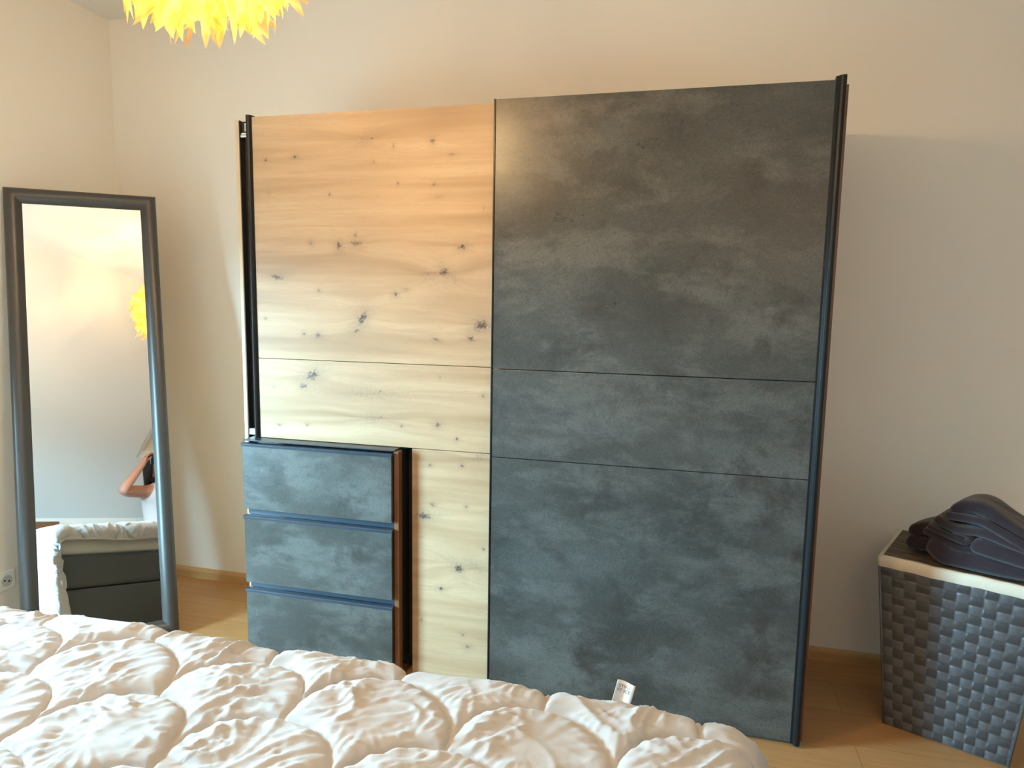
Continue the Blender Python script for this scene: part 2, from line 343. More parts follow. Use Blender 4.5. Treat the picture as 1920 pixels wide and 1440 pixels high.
# ------------------------------------------------------------------ wardrobe
KNOTS = [(-1.132,1.996,0.0227,0.35,2.2,15),(-1.105,1.999,0.0056,0.6,1.5,0),(-1.024,1.969,0.0047,0.8,0.6,0),(-0.879,1.983,0.0092,0.8,1,0),(-0.807,1.936,0.0055,0.6,1.8,0),(-1.534,1.94,0.0049,0.9,1,0),(-1.412,1.947,0.0049,0.9,1.8,0),(-1.101,1.92,0.0023,0.6,1,0),(-1.008,1.843,0.0056,0.9,0.6,0),(-0.874,1.837,0.0056,0.8,1.3,0),(-1.275,1.81,0.0048,0.8,0.6,0),(-1.524,1.819,0.0049,0.4,1,0),(-0.855,1.794,0.0074,0.4,3,10),(-0.69,1.753,0.0037,0.7,0.4,0),(-1.354,1.637,0.0079,0.9,1,0),(-1.241,1.627,0.0155,1,0.8,20),(-1.175,1.665,0.0077,0.7,0.8,0),(-1.173,1.635,0.0135,0.7,1.8,0),(-0.768,1.622,0.0093,0.9,1.6,0),(-1.495,1.512,0.012,0.9,2.2,0),(-0.834,1.535,0.0169,1,1.2,-25),(-0.894,1.522,0.0245,0.4,2,0),(-0.81,1.513,0.0225,0.35,2,-15),(-1.018,1.455,0.0077,0.9,1.2,0),(-1.325,1.464,0.0079,0.8,0.7,30),(-0.979,1.472,0.0076,0.5,2,0),(-1.151,1.364,0.0176,1,1.8,50),(-1.173,1.321,0.0078,0.8,2,30),(-1.33,1.299,0.01,0.85,1.5,0),(-1.39,1.303,0.004,0.8,1.3,0),(-0.695,1.352,0.0205,1,1.7,15),(-0.734,1.304,0.0094,0.95,1.4,0),(-0.865,1.298,0.0057,0.8,2.5,-15),(-1.14,1.413,0.0156,0.3,2,0),(-1.552,1.357,0.0041,0.7,1,0),(-1.358,1.149,0.0201,1,1.6,20),(-1.397,1.105,0.0121,0.75,1.6,0),(-1.525,1.097,0.0061,0.5,1,0),(-1.083,1.1,0.0059,0.8,1,0),(-1.109,1.09,0.0197,0.4,7,0),(-0.849,1.159,0.0048,0.6,0.6,0),(-0.686,1.103,0.0047,0.9,1.3,0),(-1.11,0.997,0.0257,0.4,2.2,8),(-1.078,1.004,0.0059,0.8,1,0),(-0.856,0.988,0.0097,0.9,1.2,0),(-0.997,0.975,0.0059,0.8,0.8,0),(-1.504,0.949,0.0072,0.75,1.5,0),(-1.384,0.956,0.0041,0.6,1.5,0),(-0.783,0.941,0.0058,0.9,1,0),(-0.7,0.877,0.0191,0.45,2,25),(-0.885,0.836,0.0049,0.8,1.4,0),(-0.764,0.843,0.0058,0.9,1.6,0),(-0.876,0.688,0.0079,0.85,1.2,0),(-0.909,0.642,0.0158,1,2,8),(-0.746,0.693,0.0029,0.9,1,0),(-0.771,0.456,0.0157,1,1.3,-15),(-0.778,0.478,0.0255,0.35,2,-25),(-0.716,0.475,0.0273,0.4,2,-15),(-0.844,0.37,0.0079,0.9,1.6,-10),(-0.678,0.54,0.0029,0.9,1,0),(-0.92,0.238,0.006,0.7,0.7,0),(-0.755,0.2,0.006,0.7,1,0),(-0.736,0.156,0.006,0.85,2,10)]
def panel(name, x0, x1, yf, z0, z1, th, material, parent, knots=False):
    """flat front board; its front face is finely divided so that knots can be carried as an attribute"""
    if not knots: return box(name, x0, x1, yf, yf + th, z0, z1, material, parent, bevel=.0012)
    st = .0028; nx = int((x1 - x0) / st) + 1; nz = int((z1 - z0) / st) + 1
    X, Z = np.meshgrid(np.linspace(x0, x1, nx), np.linspace(z0, z1, nz), indexing='ij')
    kn = np.zeros_like(X); wp = .007 * fbm(X * 1.6, Z * 5, 3, 3)
    wx = .5 * fbm(X * 90, Z * 90, 11, 3); wz = .5 * fbm(X * 90, Z * 90, 21, 3)
    for i, (kx, kz, s, k, asp, ang) in enumerate(KNOTS):
        if not (x0 - .1 < kx < x1 + .1 and z0 - .05 < kz < z1 + .05): continue
        a = radians(ang); dx = (X - kx) * cos(a) + (Z - kz) * sin(a); dz = -(X - kx) * sin(a) + (Z - kz) * cos(a)
        s1 = max(s * .85, .0048)
        d = np.sqrt((dx / (s1 * asp) + wx) ** 2 + (dz / s1 + wz) ** 2)
        th_ = np.arctan2(dz, dx); ray = 1 + .45 * pn(np.cos(th_) * 1.6 + i * 3.1, np.sin(th_) * 1.6 + i, 300)
        core = np.clip(1.25 - d * ray, 0, 1)
        if k < .6: core = np.exp(-d * d * .8) * (.55 + .5 * fbm(X * 160, Z * 160, 31, 2))
        kn = np.maximum(kn, core * k * (.95 + .5 * fbm(X * 200, Z * 200, 5 + i, 2)))
        kn = np.maximum(kn, .22 * k * np.exp(-(d / 2.4) ** 2))
        wp += np.sign(Z - kz) * s * .9 * np.exp(-((X - kx) / (5 * s)) ** 2 - ((Z - kz) / (3 * s)) ** 2)
    P = np.stack([X, np.full_like(X, yf), Z], -1); n, m_ = X.shape
    idx = np.arange(n * m_).reshape(n, m_)
    q = np.stack([idx[:-1, :-1], idx[1:, :-1], idx[1:, 1:], idx[:-1, 1:]], -1).reshape(-1, 4).tolist()
    verts = P.reshape(-1, 3).tolist(); b0 = len(verts)
    verts += [(x0, yf + th, z0), (x1, yf + th, z0), (x1, yf + th, z1), (x0, yf + th, z1)]
    q.append([b0, b0 + 3, b0 + 2, b0 + 1])
    q.append(idx[:, 0].tolist()[::-1] + [b0, b0 + 1]); q.append(idx[:, -1].tolist() + [b0 + 2, b0 + 3])
    q.append(idx[0, :].tolist() + [b0 + 3, b0]); q.append(idx[-1, :].tolist()[::-1] + [b0 + 1, b0 + 2])
    me = bpy.data.meshes.new(name); me.from_pydata(verts, [], q); me.update()
    for nm, arr in (('knot', np.clip(kn, 0, 1)), ('grainwarp', wp)):
        at = me.attributes.new(nm, 'FLOAT', 'POINT'); v = np.zeros(len(verts), dtype=np.float32); v[:b0] = arr.reshape(-1); at.data.foreach_set('value', v)
    return link(name, me, material, parent)

wd = empty('wardrobe', (0, 0, 0)); tag(wd, 'wide sliding-door wardrobe, knotty oak left door, dark concrete-look right door, three drawers', 'wardrobe')
ZT = 2.094
CL, CRX = -1.676, .434
box('side_panel', CL, CL + .015, -.562, -.03, .0, ZT, M_OAKEDGE, wd)
box('side_lining', CL + .0155, CL + .019, -.5618, -.03, .07, ZT - .001, M_DARKIN, wd, .0003)
box('side_panel', CRX - .019, CRX, -.600, -.03, .0, ZT - .004, M_BROWN, wd)
box('top_panel', CL + .019, CRX - .019, -.545, -.03, ZT - .05, ZT - .006, M_DARKIN, wd)
box('bottom_panel', CL + .019, CRX - .019, -.50, -.03, .03, .07, M_DARKIN, wd)
box('back_panel', CL + .019, CRX - .019, -.035, -.028, .0, ZT - .02, M_DARKIN, wd)
box('inner_panel', CL + .019, -.95, -.535, -.515, .07, ZT - .05, M_DARKIN, wd)
box('divider_panel', -1.008, -.990, -.602, -.04, .07, .880, M_DARKIN, wd)
box('divider_edge', -1.0085, -.9895, -.634, -.6025, .02, .889, M_BROWN, wd)
box('plinth', CL + .019, CRX - .019, -.50, -.48, 0, .03, M_DARKIN, wd)
tr = box('track_rail', CL + .02, -.66, -.560, -.540, ZT - .062, ZT - .052, M_METAL, wd, .001)
# roller bracket in the open corner above and the guide piece below
br = empty('roller_bracket'); br.parent = wd
box('bracket_plate', -1.654, -1.606, -.552, -.549, ZT - .047, ZT - .004, M_DARKIN, br, .0005)
for a in ((-1.640, -1.612, ZT - .016, ZT - .011), (-1.640, -1.635, ZT - .040, ZT - .016), (-1.630, -1.614, ZT - .038, ZT - .024), (-1.622, -1.612, ZT - .010, ZT - .006)):
    box('bracket_pin', a[0], a[1], -.557, -.552, a[2], a[3], M_METAL, br, .0008)
box('bracket_lip', -1.655, -1.606, -.556, -.549, ZT - .050, ZT - .046, M_WHITEP, br, .0005)
box('guide_block', -1.655, -1.606, -.562, -.54, .898, .921, M_WHITEP, wd, .002)
# left sliding door (rear track)
YL, YR = -.587, -.632
ld = empty('sliding_door'); ld.parent = wd; ld['label'] = 'knotty oak left sliding door'
G = .0012
panel('door_panel', -1.587, -.630, YL, 1.2052 + G, 2.0955, .018, M_OAK, ld, True)
panel('door_panel', -1.587, -.630, YL, .8957 + G, 1.2052 - G, .018, M_OAK, ld, True)
panel('door_panel', -.956, -.630, YL, .012, .8957 - G, .018, M_OAK, ld, True)
bm = bmesh.new(); prism(bm, [(-1.6085, YL + .022), (-1.6085, YL - .004), (-1.606, YL - .010), (-1.600, YL - .012), (-1.594, YL - .009), (-1.589, YL - .002), (-1.5868, YL), (-1.5868, YL + .022)], .893, 2.102, 'z')
bmobj('handle_profile', bm, M_BLACK, ld, bevel=.0006)
# right sliding door (front track)
rd = empty('sliding_door'); rd.parent = wd; rd['label'] = 'dark concrete-look right sliding door'
panel('door_panel', -.6405, .392, YR, 1.2052 + G, 2.0955, .018, M_CONC, rd)
panel('door_panel', -.6405, .392, YR, .8957 + G, 1.2052 - G, .018, M_CONC, rd)
panel('door_panel', -.6405, .392, YR, .012, .8957 - G, .018, M_CONC, rd)
box('edge_strip', -.6465, -.641, YR - .002, YR + .018, .010, 2.0965, M_BLACK, rd, .0006)  # thin black strip along the door's left edge
bm = bmesh.new(); prism(bm, [(.392, YR + .020), (.392, YR), (.398, YR - .001), (.404, YR - .010), (.410, YR - .013), (.418, YR - .012), (.4205, YR - .006), (.4205, YR + .020)], .008, 2.106, 'z')
bmobj('handle_profile', bm, M_BLACK, rd, bevel=.0006)
# drawers, standing proud of the doors at the lower left
YD = -.650
box('drawer_cover', -1.628, -1.004, YD + .006, -.54, .8905, .9085 - .0135, M_GRAPH, wd)
for i, (zb, zt_) in enumerate(((.603, .8835), (.3075, .5985), (.022, .3030))):
    dr = empty('drawer'); dr.parent = wd
    top = zt_ - .0125
    pnl = box('drawer_front', -1.627, -1.011, YD, YD + .018, zb + .022, top, M_CONC, dr, .001)
    bm = bmesh.new(); prism(bm, [(YD - .003, top), (YD - .004, zt_ - .003), (YD - .001, zt_), (YD + .020, zt_), (YD + .020, zt_ - .004), (YD + .03, zt_ - .012), (YD + .03, top - .004), (YD + .018, top)], -1.630, -1.008, 'x')
    bmobj('grip_profile', bm, M_GRAPH, dr, bevel=.0005)
    box('drawer_box', -1.60, -1.03, YD + .03, -.545, zb + .03, top - .05, M_DARKIN, dr, 0)
    box('grip_recess', -1.622, -1.012, YD + .022, YD + .030, zb - .004, zb + .024, M_GRAPH, dr, 0)
# scraps of clear film left on the wardrobe's top
bm = bmesh.new()
for k in range(7):
    x = .315 + .009 * k + random.uniform(-.003, .003); pts = [(x, -.55 - .012 * random.random(), ZT - .003 + .0015)]
    for j in range(3): x += random.uniform(-.004, .009); pts.append((x, -.57 + .02 * random.random(), ZT + .001 + random.uniform(0, .011)))
    pts.append((x + .004, -.56, ZT - .0015)); tube(bm, pts, .0008, 5)
o = bmobj('plastic_scrap', bm, mat('dusty_clear_film', (.45, .43, .40), .5)); tag(o, 'crumpled thin plastic scrap lying on top of the wardrobe near its right corner', 'scrap')

# ------------------------------------------------------------------ leaning mirror
MB = Vector((-2.2452, -.7280, .0)); az, tl, ro = .72890, .21271, .00687; MW, MH = .5536, 1.912
mn = Vector((sin(az) * cos(tl), -cos(az) * cos(tl), sin(tl))); mr = Vector((cos(az), sin(az), 0)); mu = mr.cross(-mn)
if mu.z < 0: mu = -mu
r2 = mr * cos(ro) + mu * sin(ro); u2 = -mr * sin(ro) + mu * cos(ro)
mi = empty('standing_mirror'); mx = Matrix((r2, -mn, u2)).transposed().to_4x4(); mx.translation = MB + Vector((0, 0, .009)); mi.matrix_world = mx
tag(mi, 'tall mirror in a dark rounded frame leaning in the left corner', 'mirror')
# frame: swept cross section, mitred at the corners (local x across, z up, -y towards the room)
RW = .062
prof = [(0, .022), (0, -.004), (.004, -.012), (.012, -.019), (.022, -.022), (.033, -.020), (.046, -.013), (.056, -.003), (RW, .004), (RW, .010), (.02, .022)]
bm = bmesh.new(); rings = []
for cx_, cz_, sx_, sz_ in ((-MW/2, 0, 1, 1), (MW/2, 0, -1, 1), (MW/2, MH - .01, -1, -1), (-MW/2, MH - .01, 1, -1)):
    rings.append([bm.verts.new((cx_ + sx_ * a, b, cz_ + sz_ * a)) for a, b in prof])
for i in range(4):
    A, B = rings[i], rings[(i + 1) % 4]
    for k in range(len(prof)): bm.faces.new((A[k], A[(k+1) % len(prof)], B[(k+1) % len(prof)], B[k]))
fr = bmobj('mirror_frame', bm, M_FRAME, mi)
for p in fr.data.polygons: p.use_smooth = True
fr.data.set_sharp_from_angle(angle=radians(38))
bm = bmesh.new(); addbox(bm, -MW/2 + RW - .01, MW/2 - RW + .01, .006, .009, RW - .01, MH - .01 - RW + .01); bmobj('mirror_glass', bm, M_GLASS_MIRROR, mi)
bm = bmesh.new(); addbox(bm, -MW/2 + .02, MW/2 - .02, .0095, .016, .02, MH - .03); bmobj('backing_board', bm, M_BROWN, mi)

# ------------------------------------------------------------------ bed
BX0, BX1, BY0, BY1 = -1.80, .13, -2.80, -1.64
bed = empty('bed', (BX0, BY0, 0)); tag(bed, 'charcoal upholstered box spring bed standing in the foreground', 'bed')
def rbox(name, x0, x1, y0, y1, z0, z1, mt, parent, r=.03):
    bm = bmesh.new(); addbox(bm, x0, x1, y0, y1, z0, z1)
    bmesh.ops.bevel(bm, geom=list(bm.edges), offset=r, segments=4, affect='EDGES', profile=.5)
    o = bmobj(name, bm, mt, parent, smooth=True); o.matrix_parent_inverse = Matrix.Translation((-BX0, -BY0, 0)); return o
for x in (BX0 + .1, BX1 - .1):
    for y in (BY0 + .1, BY1 - .1):
        bm = bmesh.new(); tube(bm, [(x, y, 0), (x, y, .07)], [.02, .028], 16); l = bmobj('leg', bm, M_BLACK, bed); l.matrix_parent_inverse = Matrix.Translation((-BX0, -BY0, 0))
rbox('base_box', BX0, BX1, BY0, BY1, .065, .322, M_BOX, bed, .018)
rbox('spring_box', BX0, BX1, BY0, BY1, .330, .505, M_BOX, bed, .022)
rbox('mattress', BX0 + .015, BX1 - .01, BY0 + .01, BY1 - .012, .505, .642, M_SHEET, bed, .03)

# duvet: a sheet of cloth (a along x, b along y) laid over the bed, quilted in circles
def drape(d, r=.055):
    """horizontal run and drop for overhang length d (arc then straight down)"""
    d = np.maximum(d, 0); a = np.minimum(d / r, pi / 2)
    return r * np.sin(a) , r * (1 - np.cos(a)) + np.maximum(d - r * pi / 2, 0)
def duvet():
    ex0, ex1, ey = BX0 + .035, BX1 - .035, BY1 - .03     # where the cloth starts to bend down
    st = .0046
    a = np.arange(ex0 - .56, ex1 + .30, st); b = np.arange(BY0 + .02, ey + .118, st)
    A, B = np.meshgrid(a, b, indexing='ij')
    # hem waviness
    wav = .014 * pn(A * 3.1, B * 0 + 1.3, 40)
    lx = np.maximum(ex0 - A, 0); rx = np.maximum(A - ex1, 0); fy = np.maximum(B - ey, 0) * (1 + wav * 8)
    hl, vl = drape(lx); hr, vr = drape(rx); hy, vy = drape(fy)
    X = np.where(lx > 0, ex0 - hl, np.where(rx > 0, ex1 + hr, A)); Y = np.where(fy > 0, ey + hy, B)
    drop = vl + vr + vy
    X = X - .10 * vl * 0 + .22 * np.minimum(vr, .3) * (rx > 0)
    Y = Y + .10 * np.minimum(vl, .5) * (fy > 0) + .06 * np.minimum(vl, .5) * np.clip((B - ey + .2) / .2, 0, 1)
    # quilting
    wa = A + .012 * fbm(A * 4, B * 4, 50, 2); wb = B + .012 * fbm(A * 4, B * 4, 60, 2)
    S, R, ry = .296, .148, .170          # overlapping circles: each nearer row lies over the row behind it
    best = np.full(A.shape, 1.0); ang = np.zeros(A.shape); cid = np.zeros(A.shape); LX = np.zeros(A.shape); LY = np.zeros(A.shape)
    sd_ = np.full(A.shape, 9.0); own = np.zeros(A.shape, dtype=bool); row = np.floor((wb + 1.84) / ry)
    for dr in (-1, 0, 1):
        rr = row + dr; xo = np.where(rr.astype(int) % 2 == 0, 0.0, S / 2)
        cx = np.round((wa + .530 - xo) / S) * S - .530 + xo; cy = rr * ry - 1.84
        d = np.sqrt((wa - cx) ** 2 + (wb - cy) ** 2); m_ = (d < R) & ~own
        sd_ = np.where(~own, np.minimum(sd_, np.abs(d - R)), sd_)
        best = np.where(m_, d, best); ang = np.where(m_, np.arctan2(wb - cy, wa - cx), ang); cid = np.where(m_, rr * 17.3 + cx * 31.7, cid)
        LX = np.where(m_, A - cx, LX); LY = np.where(m_, B - cy, LY); own |= m_
    puff = np.where(own, .0098 * (1 - np.exp(-sd_ / .013)) * (1 + .3 * np.sin(cid)), .006 * (1 - np.exp(-sd_ / .014)))
    seam = -.0070 * np.exp(-(sd_ / .0040) ** 2)
    # gathers running in from the stitching, and long soft creases across each puff
    gath = .0060 * pn(ang * 6.5 + cid, best * 9 + cid, 70) * np.exp(-sd_ / .032) * np.clip(sd_ / .005, 0, 1)
    u = A * .80 + B * .60; v = -A * .60 + B * .80
    def ridge(x, y, seed, o=3):
        s = 0; k = 1.
        for i in range(o): s = s + k * (np.clip(1 - 2.6 * np.abs(pn(x * 2**i, y * 2**i, seed + i)), 0, 1) ** 1.6 * 1.6 - .4); k *= .5
        return s
    th = .55 * np.sin(cid * 1.7) + .45
    uu = LX * np.cos(th) + LY * np.sin(th) + 1.3 * cid; vv = -LX * np.sin(th) + LY * np.cos(th) + .7 * cid
    wr_ = (.0050 * ridge(uu * 3.0 + .5 * pn(A * 8, B * 8, 130), vv * 9 + .9 * pn(A * 6, B * 6, 131), 80, 3) + .0020 * ridge(uu * 9 + .8 * pn(A * 14, B * 14, 132), vv * 27, 90, 3)) * np.clip(.75 + 1.0 * pn(A * 7, B * 7, 140), .15, 1.3)
    wr_ *= np.clip(sd_ / .03, .25, 1)
    soft = .010 * fbm(A * 2.2, B * 2.6, 100, 2)
    hgt = puff + seam + gath + wr_ + soft
    # normal of the draped base surface
    P = np.stack([X, Y, .664 - drop], -1)
    du = np.gradient(P, axis=0); dv = np.gradient(P, axis=1); N = np.cross(du, dv); N /= np.linalg.norm(N, axis=-1, keepdims=True) + 1e-9
    P = P + N * (hgt[..., None] + .004)
    fold = .018 * np.sin(B * 22 + 2 * pn(A * 2, B * 2, 7)) * np.clip(lx / .3, 0, 1); P[..., 0] -= fold
    foldr = .016 * np.sin(B * 26 + 1.0) * np.clip(rx / .2, 0, 1); P[..., 0] += foldr
    # rolled hem
    return P
Pd = duvet()
# close the sheet with an underside so that it has thickness
n_, k_ = Pd.shape[:2]
dv = gridmesh('duvet', Pd, M_DUVET)
so = dv.modifiers.new('thickness', 'SOLIDIFY'); so.thickness = .006; so.offset = -1
tag(dv, 'white duvet quilted in overlapping circles spread over the bed', 'duvet')
# piped hem along the open front edge and the right end
bm = bmesh.new(); hp = [Vector(p) for p in Pd[:, -1][::3]]; tube(bm, hp, .0052, 8); bmobj('hem_piping', bm, M_DUVET, dv, smooth=True)
bm = bmesh.new(); tube(bm, [Vector(p) for p in Pd[-1, :][::3]], .0052, 8); bmobj('hem_piping', bm, M_DUVET, dv, smooth=True)
# sewn-in care label
cl = empty('care_label', (-.1115, -1.603, .6465), 0); cl.parent = dv; cl.rotation_euler = (radians(-8), radians(14), radians(4))
cl['label'] = 'small white printed care label'
W_, H_ = .036, .048
nn = 14; G_ = np.zeros((nn, 6, 3))
for i in range(nn):
    for j in range(6): s = i / (nn - 1); t = j / 5; G_[i, j] = (s * W_, .004 * sin(s * 5) + .003 * t, t * H_)
M_LABEL = mat('label_satin', (.86, .86, .86), .5)
lf = gridmesh('label_ribbon', G_, M_LABEL, cl); sm = lf.modifiers.new('t', 'SOLIDIFY'); sm.thickness = .0004
M_INK = mat('label_ink', (.03, .03, .03), .6)
def text(name, body, size, parent, locv, rot, mt):
    cu = bpy.data.curves.new(name, 'FONT'); cu.body = body; cu.size = size; cu.extrude = .00005
    o = bpy.data.objects.new(name, cu); COL.objects.link(o); bpy.context.view_layer.update()
    me = bpy.data.meshes.new_from_object(o.evaluated_get(bpy.context.evaluated_depsgraph_get())); bpy.data.objects.remove(o)
    o = link(name, me, mt, parent); o.location = locv; o.rotation_euler = rot; return o
text('lettering', 'STIFLI', .0092, cl, (.0045, -.0026, H_ - .0105), (radians(90), 0, 0), M_INK)
text('lettering', 'FT ICE', .0092, cl, (.0035, -.0022, H_ - .0195), (radians(90), 0, 0), M_INK)
# ------------------------------------------------------------------ laundry hamper
HU = Vector((.9074, -.4202, 0)); HV = Vector((.4202, .9074, 0))
ham = empty('laundry_hamper', (.727, -.415, 0), math.atan2(HU.y, HU.x))
tag(ham, 'tall grey woven strap laundry hamper with cream rim on the floor at the right', 'hamper')
HW0, HW1, HD0, HD1, HH = .352, .468, .27, .37, .558      # widths, depths at bottom and top, height of the weave
def hcorner(s, t, z):
    """local point for s,t in 0..1 across the width and the depth at height z"""
    k = z / .594; w_ = HW0 + (HW1 - HW0) * k; d_ = HD0 + (HD1 - HD0) * k
    x0 = -(HW1 - HW0) / 2 * k; y0 = .004 * k
    return x0 + w_ * s, y0 + d_ * t
PU, PV = .0335, .0310
def weave_face(name, f, wmid, nrm):
    nu = int(wmid / .0027); nv = int(HH / .0027)
    S_, Z_ = np.meshgrid(np.linspace(0, 1, nu), np.linspace(.006, HH, nv), indexing='ij')
    u = S_ * wmid; cu = np.floor(u / PU); cv = np.floor(Z_ / PV); fu = u / PU - cu - .5; fv = Z_ / PV - cv - .5
    par = np.where((cu + cv) % 2 == 0, 1.0, -1.0)
    over = .0032
    hh = over * par * np.cos(pi * fu) + .0020 * (np.sqrt(np.clip(1 - (2.12 * fv) ** 2, 0, 1)) - 1)
    hv = -over * par * np.cos(pi * fv) + .0020 * (np.sqrt(np.clip(1 - (2.12 * fu) ** 2, 0, 1)) - 1)
    h = np.maximum(hh, hv) + .0006 * fbm(u * 60, Z_ * 60, 200, 2)
    P = np.zeros((nu, nv, 3))
    for j in range(nv):
        z = Z_[0, j]; p0 = Vector((*f(0, z), 0)); p1 = Vector((*f(1, z), 0)); P[:, j, 0] = p0.x + (p1.x - p0.x) * S_[:, j]; P[:, j, 1] = p0.y + (p1.y - p0.y) * S_[:, j]
    P[..., 2] = Z_; P += np.array(nrm) * h[..., None]
    o = gridmesh(name, P, M_WEAVE, ham); at = o.data.attributes.new('upright', 'FLOAT', 'POINT'); at.data.foreach_set('value', (hv > hh).astype(np.float32).reshape(-1)); return o
weave_face('woven_side', lambda s, z: hcorner(s, 0, z), .41, (0, -1, 0))
weave_face('woven_side', lambda s, z: hcorner(1, s, z), .32, (1, 0, 0))
weave_face('woven_side', lambda s, z: hcorner(1 - s, 1, z), .41, (0, 1, 0))
weave_face('woven_side', lambda s, z: hcorner(0, 1 - s, z), .32, (-1, 0, 0))
for s in (0, 1):
    for t in (0, 1):
        a = hcorner(s, t, .004); b = hcorner(s, t, HH); bm = bmesh.new(); tube(bm, [(*a, .004), (*b, HH)], .0042, 10); bmobj('corner_braid', bm, M_WEAVE, ham, smooth=True)
bm = bmesh.new(); q = [hcorner(s, t, .0) for s, t in ((.01, .01), (.99, .01), (.99, .99), (.01, .99))]; prism(bm, q, .001, .008, 'z'); bmobj('base_panel', bm, M_WEAVE, ham)
# cream fabric band folded over the top edge, slightly wavy
def ringstrip(z0, z1, off, nseg=40):
    pts = []
    cs = [(0, 0), (1, 0), (1, 1), (0, 1)]
    for i in range(4):
        for k in range(nseg):
            s = k / nseg; a = cs[i]; b = cs[(i + 1) % 4]; pts.append((a[0] + (b[0] - a[0]) * s, a[1] + (b[1] - a[1]) * s))
    rows = []
    for z, o_ in ((z0, off * .6), (z0 + .004, off), ((z0 + z1) / 2, off * 1.1), (z1 - .006, off), (z1, off * .3), (z1 + .001, -.008), (z1 - .006, -.010)):
        row_ = []
        for i, (s, t) in enumerate(pts):
            x, y = hcorner(s, t, z); cx, cy = hcorner(.5, .5, z); dx, dy = x - cx, y - cy
            zz = z + .0010 * sin(i * .31) + .0007 * sin(i * .83); ww = hcorner(1, .5, z)[0] - cx; dd = hcorner(.5, 1, z)[1] - cy
            row_.append((x + o_ * dx / ww, y + o_ * dy / dd, zz))
        rows.append(row_)
    return np.array(rows).transpose(1, 0, 2)
gridmesh('fabric_rim', ringstrip(HH - .002, .594, .005), M_RIM, ham, closed_u=True)
bm = bmesh.new(); q = [hcorner(s, t, .59) for s, t in ((.018, .018), (.982, .018), (.982, .982), (.018, .982))]; prism(bm, q, .582, .5925, 'z'); bmobj('lid_panel', bm, M_LID, ham, bevel=.002)

# ------------------------------------------------------------------ folded towels on the hamper
def towel(name, layers, v0, v1, label, zshift=0.0, seed=1):
    """each layer: a fold line (u,z) with thickness, run along the hamper's depth"""
    rng = random.Random(seed)
    nd = 16; verts = []; faces = []
    for li, (line, th) in enumerate(layers):
        # resample the polyline smoothly
        pts = [Vector((a, b)) for a, b in line]; dense = []
        for i in range(len(pts) - 1):
            p0 = pts[max(i-1, 0)]; p1 = pts[i]; p2 = pts[i+1]; p3 = pts[min(i+2, len(pts)-1)]
            for k in range(8):
                t = k / 8; dense.append(.5 * ((2*p1) + (p2-p0)*t + (2*p0-5*p1+4*p2-p3)*t*t + (-p0+3*p1-3*p2+p3)*t**3))
        dense.append(pts[-1]); n = len(dense)
        # closed outline around the line with a round nose at both ends
        out = []
        def nrm(i):
            t = (dense[min(i+1, n-1)] - dense[max(i-1, 0)]).normalized(); return Vector((-t.y, t.x))
        h = th / 2
        for i in range(n): out.append(dense[i] + nrm(i) * h)
        e = (dense[-1] - dense[-2]).normalized(); ne = nrm(n-1)
        for k in range(1, 8): a = pi * k / 8; out.append(dense[-1] + ne * h * cos(a) + e * h * sin(a))
        for i in range(n-1, -1, -1): out.append(dense[i] - nrm(i) * h)
        s_ = (dense[0] - dense[1]).normalized(); ns = nrm(0)
        for k in range(1, 8): a = pi * k / 8; out.append(dense[0] - ns * h * cos(a) + s_ * h * sin(a))
        m_ = len(out); cen = sum(out, Vector((0, 0))) / m_
        base = len(verts); ph = rng.uniform(0, 6); va = v0 + rng.uniform(-.006, .012); vb = v1 + rng.uniform(-.02, .02)
        for d in range(nd):
            f = d / (nd - 1); sc = 1.0; v = va + (vb - va) * f
            if d == 0 or d == nd - 1: sc = .35
            elif d == 1 or d == nd - 2: sc = .86; 
            if d == 1: v = va + .004
            if d == nd - 2: v = vb - .004
            for i_, p in enumerate(out):
                # shrink towards the fold line, not the centre
                j = min(i_, n - 1) if i_ < n + 3 else max(0, 2 * n + 6 - i_)
                j = max(0, min(n - 1, j)); q = dense[j] + (p - dense[j]) * sc
                wob = .0035 * sin(f * 9 + ph + q.x * 20) + .0025 * sin(f * 23 + ph * 2 + q.y * 40)
                verts.append((q.x + .05 * (f) * .5 + wob * .5, v, max(q.y + wob * .6 + zshift - .004 * f, .5985)))
        for d in range(nd - 1):
            for i_ in range(m_): faces.append((base + d*m_ + i_, base + d*m_ + (i_+1) % m_, base + (d+1)*m_ + (i_+1) % m_, base + (d+1)*m_ + i_))
        faces.append(tuple(base + i_ for i_ in range(m_))[::-1]); faces.append(tuple(base + (nd-1)*m_ + i_ for i_ in range(m_)))
    me = bpy.data.meshes.new(name); me.from_pydata(verts, [], faces); me.update()
    o = link(name, me, M_TOWEL, None, True)
    bm = bmesh.new(); bm.from_mesh(me); bmesh.ops.recalc_face_normals(bm, faces=bm.faces); bm.to_mesh(me); bm.free()
    me.polygons.foreach_set('use_smooth', [True] * len(me.polygons))
    o.location = ham.location; o.rotation_euler = ham.rotation_euler
    tag(o, label, 'towel', 'dark folded towels on the hamper lid'); return o
TB = [([(.147,.788),(.168,.803),(.209,.802),(.268,.769),(.345,.726)],.040),([(.126,.765),(.154,.766),(.212,.765),(.27,.743),(.345,.706)],.030),([(.098,.744),(.126,.734),(.157,.728),(.229,.730),(.345,.695)],.027),
      ([(.081,.720),(.113,.707),(.160,.690),(.179,.688),(.190,.700),(.180,.712),(.150,.720)],.0215),([(.067,.697),(.107,.685),(.162,.666),(.203,.668),(.221,.690),(.240,.706),(.345,.690)],.0235),([(.215,.684),(.28,.672),(.352,.664)],.050)]
TA = [([(.096,.650),(.122,.628),(.160,.626),(.345,.630)],.056)]
TC = [([(.030,.678),(.060,.690),(.107,.680)],.046),([(.024,.632),(.070,.632),(.104,.628)],.050)]
